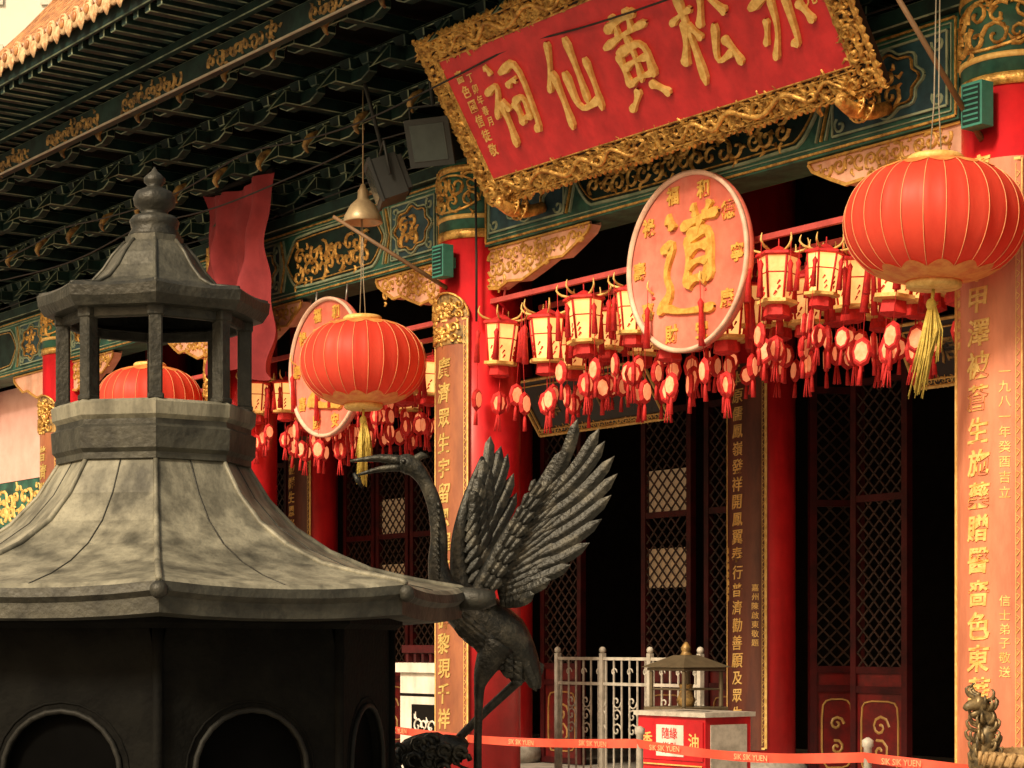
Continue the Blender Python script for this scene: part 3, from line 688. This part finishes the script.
# drape
m=MB(); nu,nz=80,48; vs=[]
for j in range(nz+1):
    t=j/nz
    for i in range(nu+1):
        s=i/nu; w=1.46*(1-.06*math.sin(t*pi*.9)); u=-3.66+(s-.5)*w
        d=.10*math.sin(s*13+1.5*t)+.06*math.sin(s*27+4*t+1.5*math.sin(t*5))+.05*math.sin(t*9+s*8)+.03*math.sin(t*21-s*9)
        z=6.57-.07*math.sin(s*pi)-t*(1.90+.16*s+.10*math.sin(s*9))
        vs.append((u,-.62+d*(.5+.5*t),z))
m.add(vs,[(j*(nu+1)+i,j*(nu+1)+i+1,(j+1)*(nu+1)+i+1,(j+1)*(nu+1)+i) for j in range(nz) for i in range(nu)],0,True)
m.tube([(-4.42,-.58,6.59),(-2.90,-.58,6.59)],.03,8,1)
single(m,'red_drape',[CLOTH,DARK])
def plaque(u0,u1,z0,z1,v,tilt):
    e=root('black_plaque',((u0+u1)/2,v,z0)); W=(u1-u0)/2;H=z1-z0
    up=Vector((0,-math.sin(tilt),math.cos(tilt)));nn=Vector((0,-math.cos(tilt),-math.sin(tilt)))
    fn=lambda a,b,c:tuple(Vector((a,0,0))+up*b+nn*c)
    m=MB(); vs=[fn(a,b,c) for c in (-.05,0) for a,b in ((-W,0),(W,0),(W,H),(-W,H))]
    m.add(vs,[(0,3,2,1),(4,5,6,7),(0,1,5,4),(1,2,6,5),(2,3,7,6),(3,0,4,7)],0)
    for d,w in ((.02,.03),(.09,.012)):
        q=[(-W+d,d),(W-d,d),(W-d,H-d),(-W+d,H-d),(-W+d,d)]
        for i in range(4): m.ribbon(q[i:i+2],w,.02,fn,1,brush=True)
    scrolls(m,fn,-W+.02,W-.02,.02,.10,.08,.010,.012,1)
    for k,ch in enumerate('澤周仁溥'): put(m,ch,-W*.6+k*W*.4,H*.52,H*.40,fn,2,ext=.03)
    m.obj('panel',[BLACK,GOLDP,GOLDD],e)
plaque(-2.45,-.2,3.94,4.66,2.6,.6); plaque(3.3,4.6,3.86,4.5,2.4,.5)
# ================================================================== lower things
m=MB()
ua,ub,v0=-.72,1.45,1.5
def bar(x0,x1,y0,y1,w=.02,mi=0): m.bx(x0,x1,v0-w/2,v0+w/2,y0,y1,mi)
for zz in (.3,.62,1.2,1.45): bar(ua,ub,zz,zz+.03,.03)
for k in range(4):
    x=ua+(ub-ua)*k/3; m.bx(x-.025,x+.025,v0-.025,v0+.025,.15,1.52,0); m.sph((x,v0,1.55),.035,0,8)
k=0; x=ua+.06
while x<ub:
    bar(x-.007,x+.007,.3,1.2,.014); bar(x-.007,x+.007,1.22,1.45,.014)
    if k%2==1:
        for zc,d in ((.76,1),(1.04,-1),(.9,1)): m.tube([(a,v0,b) for a,b in spiral(x+.04,zc,.075,1.2,d,0)],.009,5,0); 
        m.tube([(a,v0,b) for a,b in spiral(x+.0,1.33,.05,1,1,0)],.007,5,0)
    k+=1; x+=.12
single(m,'metal_railing',[WHITEP])
m=MB(); m.bx(-1.75,-.42,.25,.5,.15,1.32,0); m.bx(-1.8,-.40,.2,.55,1.322,1.42,0); m.bx(-1.5,-1.0,.22,.247,.55,1.0,1); m.bx(-1.75,-.42,.246,.249,1.08,1.11,1)
m.bx(-1.8,-.4,.3,.4,1.52,1.60,2)
for k in range(10): m.bx(-1.75+k*.14,-1.71+k*.14,.32,.38,1.42,1.52,2)
f=lambda a,b,c:(a,.218-c,b); scrolls(m,f,-1.48,-1.02,.57,.98,.16,.02,.012,0)
single(m,'stone_parapet',[WHITE,DARK,REDD],bevel=.006)
e=root('donation_box',(2.92,.1,.15)); m=MB()
m.bx(-.42,.42,-.25,.25,0,.86,0); m.bx(-.45,.45,-.28,.28,.862,.90,1); m.bx(-.2,.2,-.03,.03,.902,.904,2)
m.bx(-.40,.40,-.262,-.252,.5,.82,0); m.bx(.425,.432,-.2,.2,.1,.8,1)
m.bx(-.17,.17,-.268,-.263,.53,.79,4)
f=lambda a,b,c:(a,-.263-c,b); f4=lambda a,b,c:(a,-.269-c*.2,b)
put(m,'香',-.29,.66,.14,f,3); put(m,'油',.29,.66,.14,f,3); put(m,'嗇色園',0,.22,.13,f,3)
put(m,'隨緣',0,.72,.10,f4,0); put(m,'樂助',0,.60,.10,f4,0)
m.ribbon([(-.40,.46),(.40,.46)],.012,.01,f,3,brush=True)
m.obj('box',[RED,WHITEP,BLACK,GOLDP,WHITE],e,bevel=.004)
e=root('offering_lamp_case',(1.98,.85,.15)); m=MB()
m.bx(-.2,.2,-.2,.2,0,.85,0); m.bx(-.27,.27,-.27,.27,.852,.90,1)
for sx in (-.22,.22):
    for sy in (-.22,.22): m.bx(sx-.016,sx+.016,sy-.016,sy+.016,.90,1.22,1)
for sx in (-.22,.22): m.bx(sx-.008,sx+.008,-.2,.2,1.05,1.065,1); m.bx(-.2,.2,sx-.008,sx+.008,1.05,1.065,1)
m.bx(-.25,.25,-.25,.25,1.222,1.25,1)
m.add([(-.29,-.29,1.252),(.29,-.29,1.252),(.29,.29,1.252),(-.29,.29,1.252),(-.08,-.08,1.36),(.08,-.08,1.36),(.08,.08,1.36),(-.08,.08,1.36)],[(0,1,5,4),(1,2,6,5),(2,3,7,6),(3,0,4,7),(4,5,6,7),(0,3,2,1)],1)
m.lathe([(.06,1.36),(.035,1.39),(.05,1.42),(.01,1.48)],12,2); m.lathe([(.07,.9),(.085,.96),(.05,1.05),(.07,1.1)],16,2)
m.obj('case',[STONE,mat('case_metal',(.20,.16,.10),None,rough=.4,metal=.4),GOLDD],e,bevel=.006)
m=MB()
ends=[-.2,3.52,5.92,9.0]
for k in range(3):
    a,b=ends[k],ends[k+1]
    vs=[]
    for i in range(41):
        t=i/40;u=a+(b-a)*t; sag=.05*math.sin(t*pi)
        for zz in (0,.07): vs.append((u,-1-.03+.012*math.sin(t*19+zz*40+k),.80-sag+zz))
    m.add(vs,[(2*i,2*i+2,2*i+3,2*i+1) for i in range(40)],0,True)
    u=a+.35; 
    while u<b-.3:
        t=(u-a)/(b-a); z=.835-.05*math.sin(t*pi)
        put(m,'SIK SIK YUEN',u,z,.06,lambda x,y,c:(x,-1.055-c*.1,y),1,ext=.0,bold=.004); u+=.95
single(m,'barrier_tape',[TAPE,mat('tape_text',(.80,.50,.25),None)])
for u in ends[1:3]:
    m=MB(); m.lathe([(.17,.006),(.17,.03),(.04,.06),(.028,.1),(.028,.9),(.04,.91),(.04,.95),(.01,.97)],20,0,c=(u,-1,0)); single(m,'barrier_post',[WHITEP])
e=root('dragon_censer',(2.95,11.0,0),fac=False); m=MB()
m.lathe([(.30,.01),(.34,.1),(.28,.2),(.36,.5),(.42,.8),(.38,.9),(.30,.93)],36,0); m.lathe([(.36,.93),(.40,.95),(.40,1.0),(.36,1.02),(.33,.97)],36,1,cap=False)
for k in range(40):
    a=k*pi/20; m.tube([(.40*math.cos(a),.40*math.sin(a),.93),(.41*math.cos(a+.1),.41*math.sin(a+.1),1.02)],.012,5,1)
m.obj('vessel',[BRONZED,WICK],e)
m=MB(); cx=-.36
m.tube([(cx+.08,0,.85),(cx-.02,-.02,.95),(cx+.0,-.03,1.08),(cx+.03,-.03,1.18),(cx-.02,-.05,1.27),(cx-.06,-.07,1.30)],[.05,.065,.055,.045,.045,.03],10,0,sub=4)
m.tube([(cx-.02,-.05,1.28),(cx-.09,-.08,1.27),(cx-.12,-.09,1.25)],[.04,.03,.015],8,0,sub=2)
m.tube([(cx-.02,-.05,1.24),(cx-.08,-.08,1.22)],[.03,.012],8,0)
for k in range(60):
    a=random.uniform(0,6.28); z=random.uniform(.92,1.34); r=random.uniform(.05,.09)
    x0,y0=cx+.0+.5*r*math.cos(a),-.03+.5*r*math.sin(a)
    m.tube([(x0,y0,z),(x0+.04*math.cos(a),y0+.04*math.sin(a),z+.015),(x0+.055*math.cos(a),y0+.055*math.sin(a),z+.05),(x0+.035*math.cos(a),y0+.035*math.sin(a),z+.065)],[.013,.012,.008,.004],5,0,sub=2)
m.obj('dragon',[mat('dragon_bronze',(.32,.23,.11),(.09,.07,.04),rough=.45,metal=.4,scale=20)],e)
# ================================================================== INCENSE BURNER
BX,BY=-1.43,8.0
e=root('incense_burner',(BX,BY,0),fac=False); e.rotation_euler[2]=math.radians(10.8)
zz=lambda py:1.6+(645-py)/250
def octl(m,prof,mi,sag=None,rot=-pi/2,sub=6):
    n=8*sub;vs=[]
    for (r,z,rise) in prof:
        for k in range(8):
            a0=rot+k*pi/4;a1=a0+pi/4
            for j in range(sub):
                t=j/sub; x=r*(math.cos(a0)*(1-t)+math.cos(a1)*t); y=r*(math.sin(a0)*(1-t)+math.sin(a1)*t)
                vs.append((x,y,z+rise*(abs(2*t-1)**2.2)))
    fs=[(i*n+j,i*n+(j+1)%n,(i+1)*n+(j+1)%n,(i+1)*n+j) for i in range(len(prof)-1) for j in range(n)]
    m.add(vs,fs,mi,False)
m=MB()
rp=[(.36,zz(462),0),(.40,zz(478),0),(.455,zz(500),0),(.56,zz(528),0),(.70,zz(551),0),(.87,zz(569),.0),(1.05,zz(582),.012),(1.24,zz(592),.022),(1.262,zz(596),.025),(1.268,zz(604),.025),(1.245,zz(609),.025),(1.245,zz(622),.02),(1.18,zz(624),.015),(.90,zz(600),0)]
octl(m,rp[:9],0); octl(m,rp[8:],1)
m.obj('main_roof',[BRONZE,MIDB],e)
m=MB()
for k in range(8):
    a=-pi/2+k*pi/4
    pts=[(r*math.cos(a),r*math.sin(a),z+ri+.002) for r,z,ri in rp[:9]]
    m.tube(pts,[.010]*3+[.012]*6,8,0)
    m.sph((1.265*math.cos(a),1.265*math.sin(a),zz(603)+.02),.032,1,10)
    b=a+pi/8; c8=math.cos(pi/8)
    pts=[(r*c8*math.cos(b),r*c8*math.sin(b),z+.0) for r,z,ri in rp[:8]]
    m.tube(pts,.0035,6,1)
m.tube([(1.22,0,zz(597)),(1.33,-.02,zz(598)),(1.38,-.03,zz(596))],[.05,.045,.03],8,1)
m.obj('roof_ridges',[BRONZE,BRONZED],e)
m=MB()
octl(m,[(.30,zz(470),0),(.385,zz(466),0),(.385,zz(460),0),(.40,zz(456),0)],1)
octl(m,[(.40,zz(456),0),(.405,zz(436),0),(.385,zz(433),0),(.385,zz(428),0)],1)
octl(m,[(.385,zz(428),0),(.40,zz(424),0),(.405,zz(412),0),(.39,zz(409),0),(.2,zz(409),0)],0)
m.obj('collar',[BRONZE,MIDB],e)
m=MB()
for k in range(8):
    a=-pi/2+k*pi/4; M=Matrix.Rotation(a,4,'Z')
    m.bx(.33,.385,-.026,.026,zz(410),zz(318),0,M); m.bx(.325,.39,-.032,.032,zz(410),zz(404),0,M); m.bx(.325,.39,-.032,.032,zz(330),zz(318),0,M)
    M2=Matrix.Rotation(a+pi/8,4,'Z'); m.bx(.318,.345,-.115,.115,zz(330),zz(318),0,M2)
m.obj('pavilion_posts',[BRONZED],e,bevel=.006)
m=MB()
octl(m,[(.30,zz(322),0),(.43,zz(320),.0),(.455,zz(312),.006),(.46,zz(303),.01),(.44,zz(299),.01)],0)
octl(m,[(.44,zz(299),.01),(.31,zz(294),0),(.25,zz(286),0),(.20,zz(272),0),(.165,zz(258),0),(.13,zz(247),0),(.115,zz(244),0),(.115,zz(238),0),(.09,zz(236),0)],1)
for k in range(8):
    a=-pi/2+k*pi/4
    m.tube([(r*math.cos(a),r*math.sin(a),z) for r,z in ((.115,zz(243)),(.165,zz(257)),(.20,zz(271)),(.25,zz(285)),(.31,zz(293)),(.45,zz(299)))],.008,6,1)
m.obj('upper_roof',[BRONZED,mat('upper_bronze',(.115,.112,.087),(.034,.034,.027),rough=.5,metal=.2,scale=7,bump=.3,stretch=(1,1,.4),dirt=.4,speck=.15)],e)
m=MB()
m.lathe([(.10,zz(240)),(.105,zz(236)),(.09,zz(230)),(.095,zz(226)),(.10,zz(222)),(.085,zz(217)),(.05,zz(214)),(.055,zz(211)),(.08,zz(206)),(.085,zz(199)),(.07,zz(192)),(.035,zz(188)),(.028,zz(186)),(.042,zz(182)),(.042,zz(178)),(.025,zz(174)),(.012,zz(171)),(.003,zz(167))],36,0)
m.obj('finial',[BRONZED],e)
m=MB(); RB=.95; ap=RB*math.cos(pi/8); hw=RB*math.sin(pi/8)
ztop,zbot=1.70,.55
for k in range(8):
    b=-pi/2+k*pi/4+pi/8
    ex=Vector((-math.sin(b),math.cos(b),0)); en=Vector((math.cos(b),math.sin(b),0))
    P=lambda x,z,d=0:tuple(en*(ap+d)+ex*x+Vector((0,0,z)))
    ar=.225; zc=1.14
    inner=[];outer=[]
    for i in range(25):
        t=-pi/2+2*pi*i/24
        c,s=math.cos(t),math.sin(t)
        inner.append((ar*c, zc+ar*s if s>0 else zc+ar*1.3*s))
        sc_=min((hw/abs(c)) if abs(c)>1e-6 else 1e9,((ztop-zc)/s) if s>1e-6 else 1e9,((zc-zbot)/-s) if s<-1e-6 else 1e9)
        outer.append((c*sc_,zc+s*sc_))
    vs=[P(x,z) for x,z in inner]+[P(x,z) for x,z in outer]+[P(x,z,-.12) for x,z in inner]
    fs=[(i,i+1,25+i+1,25+i) for i in range(24)]+[(i,50+i,51+i,i+1) for i in range(24)]
    m.add(vs,fs,0)
    m.tube([P(x,z,.006) for x,z in inner],.011,8,2); m.tube([P(x*1.14,zc+(z-zc)*1.14,.0) for x,z in inner],.005,6,0)
    a=-pi/2+k*pi/4; m.tube([((RB)*math.cos(a),(RB)*math.sin(a),zbot),((RB)*math.cos(a),(RB)*math.sin(a),ztop)],.02,8,0)
octl(m,[(.91,.5,0),(.91,1.72,0)],1)  # black inner wall paints the shade inside the arches
octl(m,[(.97,1.66,0),(1.0,1.68,0),(1.0,1.74,0),(.8,1.76,0)],0)
octl(m,[(.6,.0,0),(.9,.01,0),(.95,.12,0),(.85,.3,0),(1.0,.5,0),(1.0,.56,0),(.9,.58,0)],0)
m.obj('body',[SOOT_SHADE,mat('soot_inner_shade',(.002,.002,.002),None,rough=.95,spec=.05),mat('soot_trim',(.009,.009,.008),(.02,.02,.017),rough=.6,scale=8,bump=.2,spec=.25)],e)
# ================================================================== CRANE
K=1/215
CXW,CYW=(500-512)*K,9.3
e=root('bronze_crane',(CXW,CYW,1.6),fac=False)
def c3(a,b,y=0): return (a*K,y*K,b*K)
m=MB()
body=[(-100,181,8),(-93,181,10.5),(-84,176,9),(-74,162,7),(-65,138,7.5),(-61,108,8.5),(-62,82,10),(-57,60,13),(-42,42,20),(-20,26,27),(4,6,27),(20,-12,19),(32,-30,10),(38,-44,3)]
m.tube([c3(a,b,0) for a,b,r in body],[r*K for a,b,r in body],16,0,sub=5,flat=.85)
m.tube([c3(-98,184),c3(-120,187),c3(-150,184)],[6*K,4*K,1*K],8,0,sub=3)
m.tube([c3(-98,178),c3(-120,176),c3(-143,170)],[4.5*K,3*K,1*K],8,0,sub=3)
m.tube([c3(-86,184),c3(-78,190),c3(-72,188)],[5*K,4*K,1*K],6,0,sub=2)
for s in (-1,1): m.sph(c3(-96,183,s*8),2.6*K,0,8)
m.tube([c3(-146,172),c3(-142,165),c3(-138,158)],[2*K,3.5*K,1.5*K],6,0)
for k in range(11):
    t=k/10; m.tube([c3(-62+math.sin(t*9)*1,72+t*70,-9),c3(-60,66+t*70,-9.5)],[2.2*K,1*K],5,0)
def legt(pts,r): m.tube([c3(*p) for p in pts],[x*K for x in r],10,0,sub=4)
legt([(-2,0,-10),(-14,-22,-14),(-20,-40,-14),(-21,-60,-14),(-22,-100,-14),(-22,-140,-14)],[20,12,6,4.5,4.2,4.5])
legt([(12,-2,12),(24,-14,14),(28,-24,14),(14,-40,12),(-14,-66,8),(-44,-96,4)],[20,12,6.5,5,4.5,4.5])
def foot(x,z,y):
    for a in (-.5,0,.5,pi): 
        L=26 if a!=pi else 12
        m.tube([c3(x,z,y),c3(x-math.cos(a)*L*.5,z+2,y+math.sin(a)*L*.5),c3(x-math.cos(a)*L,z-3,y+math.sin(a)*L)],[4.5*K,3.4*K,1.2*K],6,0,sub=2)
foot(-44,-96,4); foot(-22,-140,-14)
def blade(p0,p1,w,bend,nrm,n=9,ridge=.006):
    p0=Vector(p0);p1=Vector(p1);d=(p1-p0);L=d.length;t=d.normalized();nv=Vector(nrm).normalized();side=t.cross(nv).normalized()
    vs=[]
    for i in range(n+1):
        s=i/n; c=p0+d*s+side*bend*math.sin(s*pi)*L+nv*(.03*math.sin(s*pi)*L)
        ww=w*(.6+.5*min(s*2,1))*(1 if s<.78 else math.sqrt(max(0,1-((s-.78)/.22)**2))+.02)
        vs+= [c+side*ww-nv*.004,c+side*ww*.12+nv*ridge,c-side*ww*.12+nv*ridge,c-side*ww-nv*.004]
        vs+= [c-nv*.008]
    fs=[]
    for i in range(n):
        a=i*5;b=a+5
        fs+= [(a,b,b+1,a+1),(a+1,b+1,b+2,a+2),(a+2,b+2,b+3,a+3),(a+3,b+3,b+4,a+4),(a+4,b+4,b,a)]
    m.add(vs,fs,0,False)
def wing(roots,tips,y0,y1,nrm,cnt,w,sg,layers,bend=.06):
    def samp(P,t):
        t*=len(P)-1;i=min(int(t),len(P)-2);f=t-i
        return (P[i][0]*(1-f)+P[i+1][0]*f,P[i][1]*(1-f)+P[i+1][1]*f)
    for lay,(fr,ww,cn) in enumerate(layers):
        for k in range(cn):
            t=k/(cn-1); r=samp(roots,t); q=samp(tips,t)
            jit=random.uniform(.94,1.04) if lay else 1
            q2=(r[0]+(q[0]-r[0])*fr*jit,r[1]+(q[1]-r[1])*fr*jit)
            yb=y0+(y1-y0)*.35*(1-t); yt=y0+(y1-y0)*fr
            blade(c3(r[0],r[1],yb+sg*lay*2.4+k*.3),c3(q2[0],q2[1],yt+sg*lay*2.4+k*.3),w*ww*K,bend,nrm)
R1=[(34,140),(24,122),(12,98),(2,78),(-4,60),(0,42)]
T1=[(76,221),(100,211),(104,197),(116,180),(115,160),(104,134),(94,108),(74,82),(52,66),(34,50)]
wing(R1,T1,-16,-46,(0,-1,.1),11,5.6,-1,((1,1,11),(.60,1.0,14),(.42,.95,15),(.27,.9,16),(.14,.8,14)),.07)
m.tube([c3(-22,40,-20),c3(-10,70,-23),c3(4,100,-25),c3(20,128,-26),c3(38,156,-28),c3(54,184,-33)],[14*K,10.5*K,7.5*K,6*K,4*K,2*K],10,0,sub=4,flat=.6)
for j in range(9):
    t=j/8; ax,az=-20+52*t,44+104*t
    for q in (-1,0,1): blade(c3(ax+q*6*(1-t*.5),az-q*3,-33-6*t),c3(ax+q*6+9,az+12-q*3,-34-6*t),4.2*K*(1-.4*t),0,(0,-1,.1),n=4,ridge=.003)
R2=[(-30,138),(-34,112),(-35,88),(-32,65),(-26,45)]
T2=[(-10,214),(1,204),(8,196),(14,176),(17,156),(16,130),(13,105),(10,84)]
wing(R2,T2,22,46,(0,-1,-.1),8,5.2,-1,((1,1,8),(.66,1.0,9),(.45,.95,10),(.25,.9,10)),.06)
m.tube([c3(-34,40,20),c3(-41,70,24),c3(-42,105,26),c3(-37,135,28),c3(-28,165,32),c3(-18,192,38)],[14*K,10*K,8*K,6*K,4*K,2*K],10,0,sub=4,flat=.6)
for k in range(7): blade(c3(18+k*2,8-k*4,-12+k*4),c3(36+k*1.2,-46+k*3.5,-10+k*4),5*K,.04,(-.3,-1,0))
for j in range(7):
    for k in range(6):
        x=-44+j*9;z=34-j*8+k*6-16
        yy=-math.sqrt(max(0,1-((k-2.5)/4)**2))*23*(.6+.4*math.sin((j+1)*.45))
        blade(c3(x,z,yy),c3(x+12,z-10,yy-1),4.4*K,0,(0,-1,0),n=4,ridge=.003)
m.obj('crane',[CRANE],e)
e=root('bronze_tortoise',(CXW,CYW,0),fac=False); m=MB()
m.lathe([(.55,.005),(.55,.18),(.48,.2),(.48,.48),(.56,.52),(.56,.60)],8,1,sm=False)
m.sph((-.02,0,.72),.42,0,24,(1.0,.8,.52))
for i in range(7):
    for j in range(5):
        a=-1.2+i*.4;b=-.9+j*.45; m.tube([(-.02+.42*math.sin(a)*math.cos(b),.34*math.sin(b),.72+.22*math.cos(a)*math.cos(b)-.01),(-.02+.44*math.sin(a)*math.cos(b),.35*math.sin(b),.72+.235*math.cos(a)*math.cos(b))],[.06,.03],6,0)
m.tube([(-.25,0,.75),(-.36,-.02,.92),(-.34,-.03,1.06),(-.24,-.04,1.12),(-.16,-.04,1.10)],[.12,.10,.085,.07,.05],12,0,sub=4)
m.tube([(-.20,-.02,1.08),(-.30,-.02,1.14),(-.42,-.03,1.12),(-.48,-.03,1.06)],[.05,.06,.05,.03],10,0,sub=3)
for k in range(40):
    x=random.uniform(-.50,-.14);z=random.uniform(.92,1.16);y=random.uniform(-.12,-.05)
    m.tube([(x+.03*math.cos(t*.8),y-.01-.002*t,z+.03*math.sin(t*.8)) for t in range(7)],[.014,.014,.013,.012,.01,.008,.004],5,0)
m.tube([(-.10,-.065,.90),(-.10,-.065,.965)],[.16,.07],10,0)
for sx,sy in ((-.3,-.28),(-.3,.28),(.28,-.28),(.28,.28)): m.tube([(sx*.8,sy*.8,.72),(sx,sy,.66),(sx*1.1,sy*1.1,.60)],[.1,.08,.09],8,0)
m.obj('tortoise',[CRANE,STONE],e)
# ================================================================== added pale tower block, stands in for the cream sky
m=MB(); m.bx(-60,-14,70,90,0,60,0)
for i in range(18):
    for j in range(18): m.bx(-59+i*2.5,-57.8+i*2.5,69.9,69.96,3+j*3,4.6+j*3,1)
m.obj('sky_standin_tower',[mat('sky_standin_cream',(.85,.80,.70),(.82,.76,.66),rough=.9,scale=1),mat('sky_standin_pane',(.74,.70,.61),None,rough=.3)])
# ================================================================== LIGHT
w=bpy.data.worlds.new("World"); sc.world=w; w.use_nodes=True; nt=w.node_tree
sky=nt.nodes.new('ShaderNodeTexSky'); sky.sky_type='NISHITA'; sky.sun_disc=False
SD=Vector((-.52,-.66,.64)).normalized()
el=math.asin(SD.z); az=math.atan2(SD.x,SD.y)
sky.sun_elevation=el; sky.sun_rotation=az; sky.dust_density=4; sky.air_density=1.2
mx=nt.nodes.new('ShaderNodeMix'); mx.data_type='RGBA'; mx.blend_type='MULTIPLY'; mx.inputs[0].default_value=1
mx.inputs[7].default_value=(1.22,.94,.62,1)
nt.links.new(sky.outputs[0],mx.inputs[6]); nt.links.new(mx.outputs[2],nt.nodes['Background'].inputs['Color'])
nt.nodes['Background'].inputs['Strength'].default_value=.125
ld=bpy.data.lights.new('sun','SUN'); ld.energy=3.7; ld.angle=math.radians(11); ld.color=(1,.87,.64)
lo=bpy.data.objects.new('sun',ld); sc.collection.objects.link(lo); lo.rotation_euler=(-SD).to_track_quat('-Z','Y').to_euler(); lo.location=(-10,-10,20)
# ================================================================== CAMERA
cd=bpy.data.cameras.new('camera'); cam=bpy.data.objects.new('camera',cd); sc.collection.objects.link(cam)
cam.location=(0,0,1.6); cam.rotation_euler=(pi/2,0,0); cd.sensor_width=36; cd.lens=70.3; cd.shift_y=.255; cd.clip_end=1000; cd.clip_start=.1
sc.camera=cam
